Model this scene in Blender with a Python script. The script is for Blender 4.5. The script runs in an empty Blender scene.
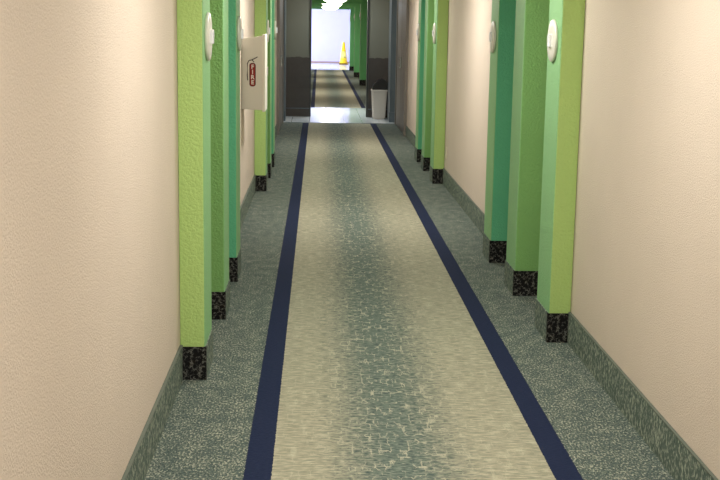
import bpy, bmesh, math, random
from mathutils import Matrix, Vector
random.seed(4)
SC = bpy.context.scene
COL = SC.collection

# ------------------------------------------------------------------ helpers
def lin(c):
    return tuple(((v/255)/12.92 if v/255 <= .04045 else ((v/255+.055)/1.055)**2.4) for v in c) + (1,)

def link(o, parent=None):
    COL.objects.link(o)
    if parent: o.parent = parent
    return o

def obj(name, bm, mat, parent=None, smooth=False):
    me = bpy.data.meshes.new(name)
    bmesh.ops.recalc_face_normals(bm, faces=bm.faces[:])
    bm.to_mesh(me); bm.free()
    if smooth:
        for p in me.polygons: p.use_smooth = True
    if isinstance(mat, (list, tuple)):
        for m in mat: me.materials.append(m)
    else: me.materials.append(mat)
    o = bpy.data.objects.new(name, me)
    return link(o, parent)

def tag(o, label, cat, group=None):
    o['label'] = label; o['category'] = cat
    if group: o['group'] = group
    return o

def thing(name, label, cat, loc=(0, 0, 0), rz=0, group=None):
    o = bpy.data.objects.new(name, None); o.empty_display_size = .1
    o.location = loc; o.rotation_euler = (0, 0, rz)
    link(o); return tag(o, label, cat, group)

def struct(name, bm, mat, parent=None, smooth=False):
    o = obj(name, bm, mat, parent, smooth)
    if parent is None: o['kind'] = 'structure'
    return o

def box(bm, x0, x1, y0, y1, z0, z1, bev=0, mi=0):
    r = bmesh.ops.create_cube(bm, size=1)
    vs = r['verts']
    for v in vs:
        v.co = Vector((x0+(v.co.x+.5)*(x1-x0), y0+(v.co.y+.5)*(y1-y0), z0+(v.co.z+.5)*(z1-z0)))
    fs = {f for v in vs for f in v.link_faces}
    for f in fs: f.material_index = mi
    if bev:
        es = list({e for v in vs for e in v.link_edges})
        bmesh.ops.bevel(bm, geom=es, offset=bev, segments=3, profile=.5, affect='EDGES')
    return bm

def B(*a, bev=0):
    return box(bmesh.new(), *a, bev=bev)

def lathe(bm, prof, n=40, axis='Z', c=(0, 0, 0)):
    """prof: list of (radius, height); closed with caps where radius > 0."""
    rings = []
    for r, h in prof:
        ring = []
        for k in range(n):
            a = 2*math.pi*k/n
            p = Vector((r*math.cos(a), r*math.sin(a), h))
            if axis == 'X': p = Vector((p.z, p.x, p.y))
            if axis == 'Y': p = Vector((p.x, p.z, p.y))
            ring.append(bm.verts.new(p+Vector(c)))
        rings.append(ring)
    for a, b in zip(rings, rings[1:]):
        for k in range(n):
            bm.faces.new((a[k], a[(k+1) % n], b[(k+1) % n], b[k]))
    bm.faces.new(rings[0]); bm.faces.new(rings[-1])
    return bm

def tube(bm, pts, r, n=8):
    pts = [Vector(p) for p in pts]
    rings = []
    for i, p in enumerate(pts):
        t = (pts[min(i+1, len(pts)-1)]-pts[max(i-1, 0)]).normalized()
        a = t.cross(Vector((0, 0, 1)))
        if a.length < .01: a = t.cross(Vector((0, 1, 0)))
        a.normalize(); b = t.cross(a)
        rings.append([bm.verts.new(p+r*(math.cos(2*math.pi*k/n)*a+math.sin(2*math.pi*k/n)*b)) for k in range(n)])
    for a, b in zip(rings, rings[1:]):
        for k in range(n): bm.faces.new((a[k], a[(k+1) % n], b[(k+1) % n], b[k]))
    bm.faces.new(rings[0]); bm.faces.new(rings[-1])
    return bm

def prism(bm, pts, y0, y1):
    """polygon in x,z extruded along y"""
    a = [bm.verts.new((x, y0, z)) for x, z in pts]; b = [bm.verts.new((x, y1, z)) for x, z in pts]
    n = len(pts)
    for k in range(n): bm.faces.new((a[k], a[(k+1) % n], b[(k+1) % n], b[k]))
    bm.faces.new(a); bm.faces.new(b[::-1])
    return bm

# ------------------------------------------------------------------ materials
class NT:
    def __init__(s, name, rough=.6, spec=.3):
        s.m = bpy.data.materials.new(name); s.m.use_nodes = True
        s.t = s.m.node_tree; s.b = s.t.nodes['Principled BSDF']
        s.b.inputs['Roughness'].default_value = rough
        s.b.inputs['Specular IOR Level'].default_value = spec
        s.co = s.t.nodes.new('ShaderNodeTexCoord').outputs['Object']
    def n(s, typ, **kw):
        nd = s.t.nodes.new(typ)
        for k, v in kw.items(): setattr(nd, k, v)
        return nd
    def set(s, sock, v):
        if hasattr(v, 'is_linked') or isinstance(v, bpy.types.NodeSocket): s.t.links.new(v, sock)
        else: sock.default_value = v
    def math(s, op, a, b=0.0, c=None, clamp=False):
        nd = s.n('ShaderNodeMath', operation=op, use_clamp=clamp)
        s.set(nd.inputs[0], a); s.set(nd.inputs[1], b)
        if c is not None: s.set(nd.inputs[2], c)
        return nd.outputs[0]
    def maprange(s, v, a, b, c=0.0, d=1.0, typ='SMOOTHSTEP'):
        nd = s.n('ShaderNodeMapRange', interpolation_type=typ)
        s.set(nd.inputs[0], v)
        for i, x in enumerate((a, b, c, d)): s.set(nd.inputs[1+i], x)
        return nd.outputs[0]
    def mapping(s, scale, loc=(0, 0, 0), vec=None):
        nd = s.n('ShaderNodeMapping'); s.set(nd.inputs['Vector'], vec or s.co)
        nd.inputs['Scale'].default_value = scale; nd.inputs['Location'].default_value = loc
        return nd.outputs[0]
    def noise(s, scale, detail=3, rough=.6, vec=None, dist=0):
        nd = s.n('ShaderNodeTexNoise'); s.set(nd.inputs['Vector'], vec or s.co)
        nd.inputs['Scale'].default_value = scale; nd.inputs['Detail'].default_value = detail
        nd.inputs['Roughness'].default_value = rough; nd.inputs['Distortion'].default_value = dist
        return nd.outputs['Fac']
    def voro(s, scale, vec=None, feature='DISTANCE_TO_EDGE', rnd=1.0):
        nd = s.n('ShaderNodeTexVoronoi', feature=feature); s.set(nd.inputs['Vector'], vec or s.co)
        nd.inputs['Scale'].default_value = scale; nd.inputs['Randomness'].default_value = rnd
        return nd.outputs['Distance']
    def mix(s, f, a, b):
        nd = s.n('ShaderNodeMix', data_type='RGBA')
        s.set(nd.inputs[0], f); s.set(nd.inputs[6], a); s.set(nd.inputs[7], b)
        return nd.outputs[2]
    def sep(s):
        nd = s.n('ShaderNodeSeparateXYZ'); s.set(nd.inputs[0], s.co); return nd.outputs
    def color(s, c): s.set(s.b.inputs['Base Color'], c); return s
    def bump(s, h, strength=.3, dist=.002):
        nd = s.n('ShaderNodeBump'); nd.inputs['Strength'].default_value = strength
        nd.inputs['Distance'].default_value = dist; s.set(nd.inputs['Height'], h)
        s.t.links.new(nd.outputs[0], s.b.inputs['Normal']); return s

def plain(name, c, rough=.5, spec=.4, metal=0, var=.06, scale=30):
    s = NT(name, rough, spec); s.b.inputs['Metallic'].default_value = metal
    c = lin(c); d = tuple(v*(1-var*2) for v in c[:3])+(1,)
    s.color(s.mix(s.noise(scale), d, c)); return s.m

def paint(name, c, bump=.35, scale=70, dist=.004, rough=.5, spec=.35):
    s = NT(name, rough, spec); c = lin(c); d = tuple(v*.93 for v in c[:3])+(1,)
    n = s.noise(scale, 3, .55)
    s.color(s.mix(s.noise(3, 2), d, c)); s.bump(s.maprange(n, .35, .62), bump, dist); return s.m

def emit(name, c, st):
    s = NT(name); s.color(lin((250, 250, 250)))
    s.b.inputs['Emission Color'].default_value = lin(c); s.b.inputs['Emission Strength'].default_value = st
    return s.m

def carpet(name, ol, il, ir, orr, mid):
    """border / navy stripe / runner with a darker woven middle band / navy stripe / border, by X"""
    s = NT(name, .95, .1)
    X, Y, Z = s.sep()
    wob = s.math('MULTIPLY', s.math('SUBTRACT', s.noise(60, 2), .5), .008)
    x = s.math('ADD', X, wob)
    # border: grey-green with pale flecks
    f1 = s.noise(1, 2, .6, s.mapping((120, 60, 60)))
    f2 = s.noise(1, 2, .5, s.mapping((14, 10, 10)))
    fl = s.maprange(s.math('ADD', f1, s.math('MULTIPLY', s.math('SUBTRACT', f2, .5), .25)), .46, .70)
    border = s.mix(fl, lin((80, 93, 88)), lin((166, 168, 150)))
    f3 = s.noise(1, 1, .5, s.mapping((150, 90, 60), (3, 7, 0)))
    border = s.mix(s.maprange(f3, .53, .66, 0, .75), border, lin((40, 52, 48)))
    # navy
    nv = s.mix(s.noise(1, 2, .6, s.mapping((60, 170, 60))), lin((20, 28, 50)), lin((38, 48, 76)))
    # runner
    wv = s.noise(1, 4, .7, s.mapping((16, 95, 40)))
    wv2 = s.noise(1, 3, .65, s.mapping((34, 85, 40), (5, 2, 0)))
    cream = s.mix(s.maprange(wv, .35, .7), lin((128, 130, 112)), lin((180, 175, 152)))
    dark = s.mix(s.maprange(wv2, .35, .68), lin((62, 80, 78)), lin((118, 130, 118)))
    dx = s.math('ABSOLUTE', s.math('SUBTRACT', X, mid))
    dx = s.math('ADD', dx, s.math('MULTIPLY', s.math('SUBTRACT', wv2, .5), .55))
    dx = s.math('ADD', dx, s.math('MULTIPLY', s.math('SUBTRACT', wv, .5), .22))
    band = s.maprange(dx, .03, .34, .95, 0.0)
    run = s.mix(band, cream, dark)
    # pale crackle lines
    dv = s.n('ShaderNodeVectorMath', operation='ADD'); s.set(dv.inputs[0], s.mapping((27, 14, 0)))
    nn = s.n('ShaderNodeTexNoise'); s.set(nn.inputs['Vector'], s.mapping((40, 24, 0))); nn.inputs['Detail'].default_value = 2
    sc = s.n('ShaderNodeVectorMath', operation='SCALE'); s.t.links.new(nn.outputs['Color'], sc.inputs[0]); sc.inputs['Scale'].default_value = .3
    s.t.links.new(sc.outputs[0], dv.inputs[1])
    def vd(f):
        nd = s.n('ShaderNodeTexVoronoi', feature=f, distance='CHEBYCHEV'); s.t.links.new(dv.outputs[0], nd.inputs['Vector'])
        nd.inputs['Scale'].default_value = 1; nd.inputs['Randomness'].default_value = .75; return nd.outputs['Distance']
    ed = s.math('SUBTRACT', vd('F2'), vd('F1'))
    brk = s.maprange(s.noise(1, 2, .6, s.mapping((16, 12, 1))), .44, .58)
    line = s.math('MULTIPLY', s.maprange(ed, .02, .09, .8, 0), brk)
    line = s.math('MULTIPLY', line, s.math('ADD', .42, s.math('MULTIPLY', band, .5)))
    run = s.mix(line, run, lin((190, 186, 162)))
    st = lambda a, b: s.math('MULTIPLY', s.math('GREATER_THAN', x, a), s.math('LESS_THAN', x, b))
    c = s.mix(st(il, ir), border, run)
    c = s.mix(st(ol, il), c, nv); c = s.mix(st(ir, orr), c, nv)
    s.color(c)
    s.bump(s.math('ADD', wv2, f1), .5, .004)
    return s.m

def pile(name, a, b, c):
    s = NT(name, .95, .1)
    f1 = s.noise(1, 2, .6, s.mapping((110, 90, 50)))
    f3 = s.noise(1, 1, .5, s.mapping((140, 140, 80), (3, 7, 0)))
    k = s.mix(s.maprange(f1, .45, .68), lin(a), lin(b))
    s.color(s.mix(s.maprange(f3, .56, .68, 0, .5), k, lin(c))); s.bump(f1, .5, .004); return s.m

def black_pile(name):
    s = NT(name, .9, .15)
    v = s.n('ShaderNodeVectorMath', operation='ADD'); s.set(v.inputs[0], s.mapping((42, 42, 42)))
    nn = s.n('ShaderNodeTexNoise'); s.set(nn.inputs['Vector'], s.mapping((50, 50, 50)))
    s.t.links.new(nn.outputs['Color'], v.inputs[1])
    e = s.voro(1, v.outputs[0])
    ln = s.math('MULTIPLY', s.maprange(e, .02, .09, 1, 0), s.maprange(s.noise(45, 2), .44, .56))
    s.color(s.mix(ln, lin((22, 22, 23)), lin((118, 118, 110)))); return s.m

def tile(name, a, g, size=.3, ox=.05, oy=.05, rough=.12):
    s = NT(name, rough, .5); X, Y, Z = s.sep()
    def edge(v, o):
        m = s.math('FRACT', s.math('DIVIDE', s.math('ADD', v, 10+o), size))
        m = s.math('ABSOLUTE', s.math('SUBTRACT', m, .5)); return s.maprange(m, .482, .492)
    gr = s.math('MAXIMUM', edge(X, ox), edge(Y, oy))
    base = s.mix(s.noise(5, 4), lin(a), lin(tuple(min(255, v+14) for v in a)))
    s.color(s.mix(gr, base, lin(g))); s.bump(s.math('SUBTRACT', 1, gr), .3, .002); return s.m

M = {}
M['wall'] = paint('beige_orange_peel_paint', (214, 200, 184), .4, 160, .0025, .7, .2)
M['ceiling'] = paint('white_ceiling_paint', (226, 224, 214), .3, 90, .003, .8, .2)
M['carpet'] = carpet('hall_carpet', -.256, -.155, .872, .972, .315)
M['carpet_far'] = carpet('far_hall_carpet', -.150, -.070, .865, .950, .395)
M['base'] = pile('grey_green_carpet_base', (86, 100, 92), (160, 168, 150), (48, 60, 56))
M['cap'] = plain('base_cap_edge', (96, 104, 92), .8)
M['black'] = black_pile('black_fleck_carpet')
M['tile'] = tile('white_floor_tile', (214, 222, 226), (150, 160, 166))
M['lime'] = paint('lime_green_stucco', (178, 210, 126), .5, 85, .004, .55, .3)
M['green'] = paint('mid_green_stucco', (126, 178, 104), .5, 85, .004, .55, .3)
M['teal'] = paint('teal_green_stucco', (100, 188, 142), .5, 85, .004, .55, .3)
M['side'] = paint('soft_green_stucco', (142, 192, 134), .45, 85, .004, .55, .3)
M['fargreen'] = paint('far_green_stucco', (112, 196, 126), .4, 85, .004, .5, .3)
M['plaque'] = plain('white_plaque_plastic', (222, 220, 208), .35, .5, 0, .02)
M['plaque_box'] = plain('glossy_white_plastic', (246, 248, 252), .15, .6, 0, .01)
M['cab'] = plain('cream_enamel', (226, 222, 212), .4, .4, 0, .03, 8)
M['cab_edge'] = plain('cream_enamel_edge', (236, 232, 220), .35, .4, 0, .02)
M['red'] = plain('red_decal', (150, 34, 30), .5)
M['blk'] = plain('black_print', (26, 26, 26), .5)
M['wht'] = plain('white_print', (236, 230, 222), .5, .3, 0, .01)
M['greywall'] = paint('grey_wall_paint', (112, 114, 103), .3, 90, .003, .7, .2)
M['wains'] = plain('dark_brown_grey_wainscot', (74, 70, 66), .6, .3, 0, .12, 14)
M['metal'] = plain('brushed_grey_metal', (98, 112, 122), .35, .5, .6, .03)
M['doorgrey'] = plain('grey_brown_door', (108, 101, 92), .45, .4, 0, .04, 4)
M['door'] = plain('warm_wood_door', (150, 112, 74), .45, .4, 0, .1, 6)
M['bin'] = plain('beige_bin_plastic', (220, 212, 200), .45, .4, 0, .03)
M['liner'] = plain('black_plastic', (18, 18, 20), .35, .5, 0, .03)
M['yellow'] = plain('yellow_plastic', (250, 208, 20), .4, .4, 0, .03)
M['endwall'] = paint('pale_lavender_paint', (212, 210, 248), .1, 90, .002, .7, .2)
M['dome'] = emit('lit_glass_dome', (255, 246, 226), 5.0)
M['fill_pane'] = emit('added_glowing_pane', (226, 230, 255), 1.0)  # glow for the added side panes in the lobby
M['chrome'] = plain('chrome', (200, 204, 206), .2, .5, 1, .02)
M['ivory'] = plain('ivory_plastic', (226, 214, 190), .4, .4, 0, .02)

# ------------------------------------------------------------------ dimensions (metres; Y runs down the hall)
XL, XR = -.617, 1.318           # wall faces
PL, PR = -.503, 1.203           # pilaster corridor faces
CZ = 2.42                       # ceiling
YT0, YW, YT1 = 20.17, 21.60, 24.05   # tile start, cross wall face, tile end
YE0, YEND = 45.4, 53.6
BH = .165

# ------------------------------------------------------------------ shell
struct('floor', B(XL-.3, XR+.3, -3.2, YT0, -.1, 0), M['carpet'])
struct('floor', B(XL-.3, XR+.3, YT0, YT1, -.1, 0), M['tile'])
struct('floor', B(XL-.3, XR+.3, YT1, YE0, -.1, 0), M['carpet_far'])
struct('floor', B(-3.2, 3.2, YE0, YEND+.2, -.1, 0), M['tile'])
struct('trim_1', B(XL, XR, YT0-.02, YT0+.02, 0, .006, bev=.002), M['metal'])
struct('ceiling', B(XL-.3, XR+.3, -3.2, YE0, CZ, CZ+.1), M['ceiling'])
struct('ceiling', B(-3.2, 3.2, YE0, YEND+.2, CZ+.2, CZ+.3), M['ceiling'])
DEP = .345
REC = .13                        # depth of the door bays
LG = [(5.31, 6.455, 7.445), (11.67, 12.70, 13.70)]
RG = [(6.015, 7.11, 8.15), (12.40, 13.50, 14.42)]
for nm, sd, gs in (('wall_left', -1, LG), ('wall_right', 1, RG)):
    f = XL if sd < 0 else XR
    bm = bmesh.new(); cur = -3.2
    def seg(d0, a, b): box(bm, min(f+sd*d0, f+sd*.3), max(f+sd*d0, f+sd*.3), a, b, 0, CZ)
    for g in gs:
        a, b = g[0]+DEP+.008, g[2]+DEP+.008
        seg(0, cur, a); seg(REC, a, b); cur = b
    seg(0, cur, YE0)
    struct(nm, bm, M['wall'])
struct('wall_back', B(XL, XR, -3.2, -3.0, 0, CZ), M['wall'])
struct('wall_end', B(-3.2, 3.2, YEND, YEND+.2, 0, CZ+.2), M['endwall'])
struct('baseboard_end', B(-3.0, 3.0, YEND-.02, YEND, 0, .07), plain('dusty_pink_base', (176, 150, 146), .6))
# lobby at the end of the hall
struct('wall_lobby_right', B(3.0, 3.2, YE0, YEND, 0, CZ+.2), M['endwall'])
bm = bmesh.new()
for a in ((-3.2, -3.0, YE0, 46.2, 0, CZ+.2), (-3.2, -3.0, 52.8, YEND, 0, CZ+.2), (-3.2, -3.0, 46.2, 52.8, 0, .25), (-3.2, -3.0, 46.2, 52.8, 2.3, CZ+.2)):
    box(bm, *a)
struct('wall_lobby_left', bm, M['endwall'])
bm = bmesh.new()
box(bm, -3.2, XL-.3, YE0-.15, YE0, 0, CZ+.2); box(bm, XR+.3, 3.2, YE0-.15, YE0, 0, CZ+.2); box(bm, XL-.3, XR+.3, YE0-.15, YE0, CZ+.1, CZ+.2)
struct('wall_lobby_front', bm, M['endwall'])
w = struct('added_window_1', B(-3.13, -3.10, 46.2, 52.8, .25, 2.3), M['fill_pane'])  # unseen side window with glowing panes, added to light the end wall
bm = bmesh.new()
for y in (46.2, 48.4, 50.6, 52.74): box(bm, -3.10, -3.02, y, y+.06, .25, 2.3)
for z in (.25, 2.24): box(bm, -3.10, -3.02, 46.2, 52.8, z, z+.06)
obj('added_window_frame', bm, M['metal'], w)

# cross wall with its doorway
OX0, OX1 = -.137, .862
bm = bmesh.new()
box(bm, XL, OX0, YW, YW+.14, 0, CZ); box(bm, OX1, XR, YW, YW+.14, 0, CZ); box(bm, OX0, OX1, YW, YW+.14, 2.16, CZ)
struct('wall_middle', bm, M['greywall'])
WZ = 1.05
def wains(x0, x1):
    bm = bmesh.new(); n = 14; pts = [(x0, .15), (x1, .15)]
    for k in range(n+1):
        x = x1+(x0-x1)*k/n; pts.append((x, WZ+random.uniform(-.008, .012)))
    return prism(bm, pts, YW-.012, YW)
struct('trim_2', wains(XL+.03, OX0-.02), M['wains'])
struct('trim_3', wains(OX1+.03, XR-.05), M['wains'])
for i, (a, b) in enumerate(((XL+.03, OX0-.02), (OX1+.03, XR-.05))):
    struct('baseboard_middle', B(a, b, YW-.018, YW, 0, .140, bev=.003), M['wains'])
    struct('trim_%d' % (4+i), B(a, b, YW-.02, YW, .140, .151, bev=.002), M['metal'])
bm = bmesh.new()
box(bm, OX0-.025, OX0+.004, YW-.02, YW+.16, 0, 2.16); box(bm, OX1-.004, OX1+.025, YW-.02, YW+.16, 0, 2.16); box(bm, OX0-.025, OX1+.025, YW-.02, YW+.16, 2.15, 2.19)
struct('trim_6', bm, plain('dark_bronze_frame', (58, 62, 62), .35, .5, .4))
# metal corner frames where the tiled lobby starts
for i, (x0, x1) in enumerate(((XL, XL+.05), (XR-.10, XR))):
    bm = bmesh.new(); box(bm, x0, x1, YT0+.35, YT0+1.0, 0.0, CZ, bev=.006)
    struct('trim_%d' % (7+i), bm, M['metal'])
    f = struct('trim_%d' % (9+i), B(x0-.0 if i else x0, x1+.012 if not i else x1, YT0+.33, YT0+.42, 0, .17, bev=.004) if not i else B(x0-.012, x1, YT0+.33, YT0+.42, 0, .17, bev=.004), M['metal'])
# grey-brown double doors just before the tiles, one pair on each wall
def double_door(n, side):
    xf = XL if side < 0 else XR; s = 1 if side < 0 else -1
    def bx(bm, d0, d1, *r): return box(bm, min(xf+s*d0, xf+s*d1), max(xf+s*d0, xf+s*d1), *r, bev=.003)
    bm = bmesh.new(); bx(bm, 0, .025, 17.95, 18.96, .01, 2.1); bx(bm, 0, .025, 18.98, 19.98, .01, 2.1)
    d = struct('door_%d' % n, bm, M['doorgrey'])
    bm = bmesh.new()
    for y in (17.85, 19.98): bx(bm, 0, .04, y, y+.1, 0, 2.2)
    bx(bm, 0, .04, 17.95, 19.98, 2.1, 2.2)
    obj('door_frame', bm, plain('door_frame_grey', (124, 118, 110), .5), d)
    for y in (18.9, 19.04):
        bm = bmesh.new(); bx(bm, .025, .05, y-.012, y+.012, .98, 1.14); obj('handle', bm, M['chrome'], d)
double_door(1, -1); double_door(2, 1)

# ------------------------------------------------------------------ pilasters
FG = [33.4, 38.9, 44.6]
def pilaster(side, y, mat, label, group, mside=None, xf=None, back=0):
    """built in world metres around an Empty at its foot"""
    wall = (XL if side < 0 else XR) + side*(back-.002)
    face = xf if xf is not None else (PL if side < 0 else PR)
    x0, x1 = min(wall, face), max(wall, face)
    cx, cy = (x0+x1)/2, y+DEP/2
    t = thing('pilaster', label, 'pilaster', (cx, cy, 0), 0, group)
    hx = (x1-x0)/2; hy = DEP/2
    bm = box(bmesh.new(), -hx, hx, -hy, hy, .155, CZ)
    es = [e for e in bm.edges if abs(e.verts[0].co.z-e.verts[1].co.z) > 1 and (e.verts[0].co.x*side < 0)]
    bmesh.ops.bevel(bm, geom=es, offset=.008, segments=3, profile=.5, affect='EDGES')
    bm.normal_update()
    for f in bm.faces:
        if abs(f.normal.x) > .7: f.material_index = 1
    o = obj('shaft', bm, [mat, mside or M['side']], t)
    e = .005
    xa, xb = (-hx, hx+e) if side < 0 else (-hx-e, hx)
    obj('black_carpet_base', B(xa, xb, -hy-e, -hy+.02, 0, .155), M['black'], t)
    obj('grey_carpet_base', B(xa, xb, -hy+.02, hy+e, 0, .155), M['base'], t)
    return t
cn = {'lime': 'lime green', 'green': 'mid green', 'teal': 'teal green'}
names = ('lime', 'green', 'teal')
ORD = {('l', 0): 'in the first cluster on the left wall, before the fire cabinet', ('l', 1): 'in the second cluster on the left wall, beyond the fire cabinet',
       ('r', 0): 'in the first cluster on the right wall', ('r', 1): 'in the second cluster on the right wall, near the grey doors'}
ends = {}
for sd, G in ((-1, LG), (1, RG)):
    for gi, g in enumerate(G):
        for k, y in enumerate(g):
            c = names[k]
            pilaster(sd, y, M[c], '%s stucco pilaster %s' % (cn[c], ORD[('l' if sd < 0 else 'r', gi)]),
                     'green pilasters on the %s wall' % ('left' if sd < 0 else 'right'), back=REC if k else 0)
for i, y in enumerate(FG):
    pos = ('nearest', 'middle', 'farthest')[i]
    for k in range(3 if i < 2 else 1):
        if k == 0:
            pilaster(1, y, M['fargreen'], '%s green pilaster of the far hall, seen through the doorway on the right' % pos, 'far hall pilasters', xf=1.14)
    pilaster(-1, y, M['lime'], '%s green pilaster of the far hall on its left wall' % pos, 'far hall pilasters', xf=-.5)
    tag(obj('ceiling_beam', B(-.5, 1.14, y, y+DEP, 2.21, CZ), M['fargreen']),
        '%s green beam crossing the far hall below the ceiling' % pos, 'beam', 'far hall beams')

# baseboards between pilasters
def runs(gs, a, b):
    out = []; cur = a
    for g in gs:
        out.append((cur, g[0]-.006)); cur = g[2]+DEP+.006
    out.append((cur, b)); return out
for nm, sd, gs in (('baseboard_left', -1, LG), ('baseboard_right', 1, RG)):
    for a, b in runs(gs, -3.0, 17.85):
        bm = B(XL, XL+.012, a, b, 0, BH-.006) if sd < 0 else B(XR-.012, XR, a, b, 0, BH-.006)
        o = struct(nm, bm, M['base'])
        bm = B(XL, XL+.014, a, b, BH-.006, BH, bev=.002) if sd < 0 else B(XR-.014, XR, a, b, BH-.006, BH, bev=.002)
        obj('cap_edge', bm, M['cap'], o)
    a, b = YT1, YE0
    bm = B(XL, XL+.012, a, b, 0, BH) if sd < 0 else B(XR-.012, XR, a, b, 0, BH)
    struct(nm, bm, M['base'])

# room doors in the bays between pilasters
dn = 3
for sd, G in ((-1, LG), (1, RG)):
    for g in G:
        for a, b in zip(g, g[1:]):
            y0, y1 = a+DEP+.03, b-.03
            bm = B(XL-REC, XL-REC+.03, y0, y1, .01, 2.1, bev=.003) if sd < 0 else B(XR+REC-.03, XR+REC, y0, y1, .01, 2.1, bev=.003)
            d = struct('door_%d' % dn, bm, M['door']); dn += 1
            bm = bmesh.new(); x = XL-REC+.03 if sd < 0 else XR+REC-.03; s = -sd
            tube(bm, [(x, y0+.07, 1.0), (x+s*.045, y0+.07, 1.0), (x+s*.05, y0+.10, 1.0), (x+s*.05, y0+.18, 1.0)], .008)
            obj('door_handle', bm, M['chrome'], d, True)

# ------------------------------------------------------------------ round plaques on the pilasters
def plaque(side, y, label, z=1.545, r=.108, face=None):
    x = face if face is not None else (PL if side < 0 else PR)
    t = thing('wall_plaque', label, 'wall plaque', (x, y+DEP/2, z), 0 if side < 0 else math.pi, 'round white plaques on the pilasters')
    bm = lathe(bmesh.new(), [(r*.97, 0), (r, .003), (r, .011), (r*.95, .016), (r*.6, .018), (.01, .019)], 48, 'X')
    obj('disc', bm, M['plaque'], t, True)
    bm = box(bmesh.new(),    .014, .032, -.024, .024, -.032, .032, bev=.004)
    obj('center_box', bm, M['plaque_box'], t)
for sd, G, nm in ((-1, LG, 'left'), (1, RG, 'right')):
    for gi, g in enumerate(G):
        for k in (0, 2):
            plaque(sd, g[k], 'round white plaque on the %s pilaster of the %s cluster, %s wall' % (cn[names[k]], ('first', 'second')[gi], nm))
for i, y in enumerate(FG):
    plaque(1, y, 'round white plaque on the %s pilaster of the far hall' % ('nearest', 'middle', 'farthest')[i], z=1.9, face=1.14)

# ------------------------------------------------------------------ fire cabinet on the left wall
fc = thing('fire_cabinet', 'cream metal fire extinguisher cabinet with red FIRE decal on left wall', 'fire cabinet', (XL-.002, 9.70, 0))
bm = bmesh.new()
a = [(0, .935), (.170, .925), (.170, 1.516), (0, 1.49)]
prism(bm, a, 0, .34)
bmesh.ops.bevel(bm, geom=[e for e in bm.edges], offset=.004, segments=2, affect='EDGES')
obj('body', bm, M['cab'], fc)
d = obj('door', B(.170, .194, -.012, .352, .914, 1.528, bev=.005), M['cab_edge'], fc)
obj('latch', B(.194, .204, .29, .32, 1.19, 1.26, bev=.003), M['chrome'], d)
def rr(cx, cz, w, h, r, n=8):
    pts = []
    for qx, qz, a0 in ((1, 1, 0), (-1, 1, 90), (-1, -1, 180), (1, -1, 270)):
        for k in range(n+1):
            t = math.radians(a0+90*k/n)
            pts.append((cx+qx*(w/2-r)+r*math.cos(t), cz+qz*(h/2-r)+r*math.sin(t)))
    return pts
cx, cz = .092, 1.208
dec = obj('extinguisher_decal', prism(bmesh.new(), rr(cx, cz, .043, .178, .018), -.0012, 0), M['red'], fc)
o = obj('decal_outline', prism(bmesh.new(), rr(cx, cz, .051, .187, .021), -.0006, 0), M['blk'], dec)
bm = bmesh.new()
tube(bm, [(cx+.012, -.001, cz+.100), (cx-.005, -.001, cz+.118), (cx-.028, -.001, cz+.112), (cx-.040, -.001, cz+.09), (cx-.042, -.001, cz+.0), (cx-.038, -.001, cz-.045)], .004, 6)
tube(bm, [(cx-.004, -.001, cz+.118), (cx+.02, -.001, cz+.130), (cx+.04, -.001, cz+.142)], .004, 6)
obj('decal_hose', bm, M['blk'], dec)
def letters(ch, size):
    cu = bpy.data.curves.new('glyph', 'FONT'); cu.body = ch; cu.size = size; cu.align_x = 'CENTER'; cu.align_y = 'CENTER'; cu.extrude = .0004; cu.offset = .0012
    t = bpy.data.objects.new('glyph', cu); COL.objects.link(t)
    dg = bpy.context.evaluated_depsgraph_get(); me = bpy.data.meshes.new_from_object(t.evaluated_get(dg))
    bpy.data.objects.remove(t); me.name = 'letter'; return me
for k, ch in enumerate('FIRE'):
    me = letters(ch, .046); me.materials.clear(); me.materials.append(M['wht'])
    o = bpy.data.objects.new('letter', me); link(o, dec)
    o.rotation_euler = (math.pi/2, 0, 0); o.location = (cx, -.0018, cz+.0615-.041*k)

# ------------------------------------------------------------------ outlet plate on the right wall
op = thing('outlet_plate', 'small ivory outlet plate low on right wall before the second pilaster cluster', 'outlet', (XR, 12.2, .345), math.pi)
obj('cover', B(0, .007, -.037, .037, -.058, .058, bev=.003), M['ivory'], op)
for z in (-.022, .022): obj('socket', B(.005, .009, -.016, .016, z-.014, z+.014, bev=.002), M['wht'], op)

# ------------------------------------------------------------------ bin in front of the cross wall
tb = thing('trash_bin', 'tall beige trash bin with black swing lid beside the doorway', 'trash bin', (1.075, 21.33, 0))
bm = bmesh.new()
def frust(bm, a, b, z0, z1, c=(0, 0)):
    v = [bm.verts.new((x*a[0], y*a[1], z0)) for x, y in ((-1, -1), (1, -1), (1, 1), (-1, 1))]
    u = [bm.verts.new((x*b[0]+c[0], y*b[1]+c[1], z1)) for x, y in ((-1, -1), (1, -1), (1, 1), (-1, 1))]
    for k in range(4): bm.faces.new((v[k], v[(k+1) % 4], u[(k+1) % 4], u[k]))
    bm.faces.new(v); bm.faces.new(u)
frust(bm, (.108, .13), (.134, .158), 0, .50)
bmesh.ops.bevel(bm, geom=bm.edges[:], offset=.018, segments=3, affect='EDGES')
obj('body', bm, M['bin'], tb)
obj('rim', B(-.142, .142, -.166, .166, .485, .512, bev=.008), M['bin'], tb)
bm = bmesh.new()
prof = [(-.132, .505), (.14, .505), (.15, .58), (.142, .65), (.10, .69), (.04, .695), (-.03, .665), (-.09, .61), (-.125, .56)]
prism(bm, prof, -.155, .155)
bmesh.ops.bevel(bm, geom=bm.edges[:], offset=.012, segments=2, affect='EDGES')
lid = obj('lid', bm, M['liner'], tb)

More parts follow.
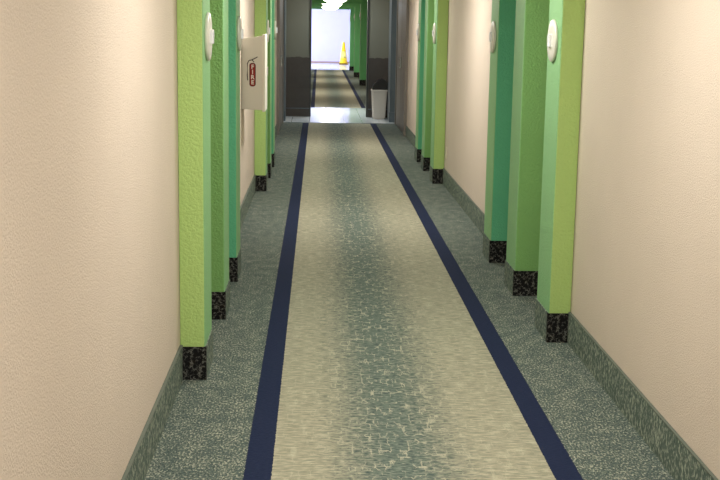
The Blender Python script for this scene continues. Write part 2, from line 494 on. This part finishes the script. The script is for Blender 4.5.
# ------------------------------------------------------------------ yellow cone at the end
cn_ = thing('wet_floor_cone', 'tall yellow wet floor cone standing before the bright end wall', 'safety cone', (1.06, 51.7, 0))
bm = lathe(bmesh.new(), [(.17, .05), (.16, .10), (.06, .88), (.04, .93), (.025, .95)], 28)
obj('cone_body', bm, M['yellow'], cn_, True)
obj('foot_ring', B(-.19, .19, -.19, .19, 0, .055, bev=.018), plain('dark_amber_base', (120, 92, 20), .6), cn_)
bm = lathe(bmesh.new(), [(.139, .27), (.145, .272), (.107, .56), (.103, .558)], 28)
obj('pale_band', bm, plain('pale_yellow_band', (255, 236, 120), .5), cn_, True)

# ------------------------------------------------------------------ ceiling lights
def ceiling_light(y, label, group, power, x=.355, col=(1, .98, .95), z=CZ, r=.24, drop=1.0):
    t = thing('ceiling_light', label, 'ceiling light', (x, y, z), 0, group)
    obj('rim', lathe(bmesh.new(), [(r*1.05, 0), (r*1.05, -.04*drop), (r*.98, -.05*drop)], 40), M['chrome'], t, False)
    obj('glass_dome', lathe(bmesh.new(), [(r*a, -b*drop) for a, b in ((.97, .045), (.95, .08), (.8, .13), (.5, .165), (.03, .178))], 40), M['dome'], t, True)
    l = bpy.data.lights.new('lamp', 'AREA'); l.shape = 'DISK'; l.size = r*1.9; l.energy = power; l.color = col
    lo = bpy.data.objects.new('lamp', l); link(lo, t); lo.location = (0, 0, -.19*drop)
for i, y in enumerate((-2.0, 1.2, 4.0, 6.2, 9.9, 12.9, 16.0)):  # dimmest domes, beside the clusters, are added to brighten pilaster fronts
    ceiling_light(y, 'unseen round glass dome ceiling light above the near hall', 'near hall ceiling lights', (14, 14, 12, 9, 16, 8, 14)[i])
ceiling_light(20.9, 'unseen dome light added to brighten the white tiles before the doorway', 'added doorway fill lights', 6, col=(.9, .96, 1))  # unseen lamp, added to lift the tiles and bin before the doorway
ceiling_light(22.9, 'unseen dome light added to brighten the white tiles behind the doorway', 'added doorway fill lights', 22, col=(.9, .96, 1))  # unseen lamp, added to whiten the tiles past the doorway
for i, y in enumerate((29.5, 36.2, 41.8)):
    ceiling_light(y, '%s glowing dome light on the far hall ceiling' % ('nearest', 'middle', 'farthest')[i], 'far hall ceiling lights', 13, x=.38, r=.34, drop=1.6)
l = bpy.data.lights.new('end_wall_fill', 'AREA'); l.shape = 'RECTANGLE'; l.size = 6.4; l.size_y = 2.0; l.energy = 330; l.color = (.9, .93, 1)  # added fill at the unseen window, brightens the end wall
lo = bpy.data.objects.new('end_wall_fill', l); link(lo); lo.location = (-3.0, 49.5, 1.28); lo.rotation_euler = (0, -math.pi/2, 0)

w = bpy.data.worlds.new('World'); SC.world = w; w.use_nodes = True
w.node_tree.nodes['Background'].inputs[0].default_value = (.8, .9, 1, 1); w.node_tree.nodes['Background'].inputs[1].default_value = .3

# ------------------------------------------------------------------ camera
H, F, ROLL, VP = 1.6, 1200.0, .010, (319, 26)
y = Vector((VP[0]-360, VP[1]-240, F)).normalized()
u = Vector((math.sin(ROLL), -math.cos(ROLL), 0)); u = (u-u.dot(y)*y).normalized()
x = y.cross(u)
cam = bpy.data.cameras.new('camera'); cam.sensor_width = 36; cam.lens = F/720*36; cam.clip_start = .05; cam.clip_end = 200
co = bpy.data.objects.new('camera', cam); link(co)
Rw = Matrix((x, y, u))          # rows: world axes in image axes
cx_, cy_, cz_ = Rw.col[0], -Rw.col[1], -Rw.col[2]
co.matrix_world = Matrix(((cx_[0], cy_[0], cz_[0], 0), (cx_[1], cy_[1], cz_[1], 0), (cx_[2], cy_[2], cz_[2], H), (0, 0, 0, 1)))
SC.camera = co
SC.view_settings.view_transform = 'Standard'; SC.view_settings.look = 'None'
SC.view_settings.gamma = 1; SC.view_settings.use_curve_mapping = False
SC.view_settings.exposure = 1.17
SC.cycles.max_bounces = 10; SC.cycles.diffuse_bounces = 6
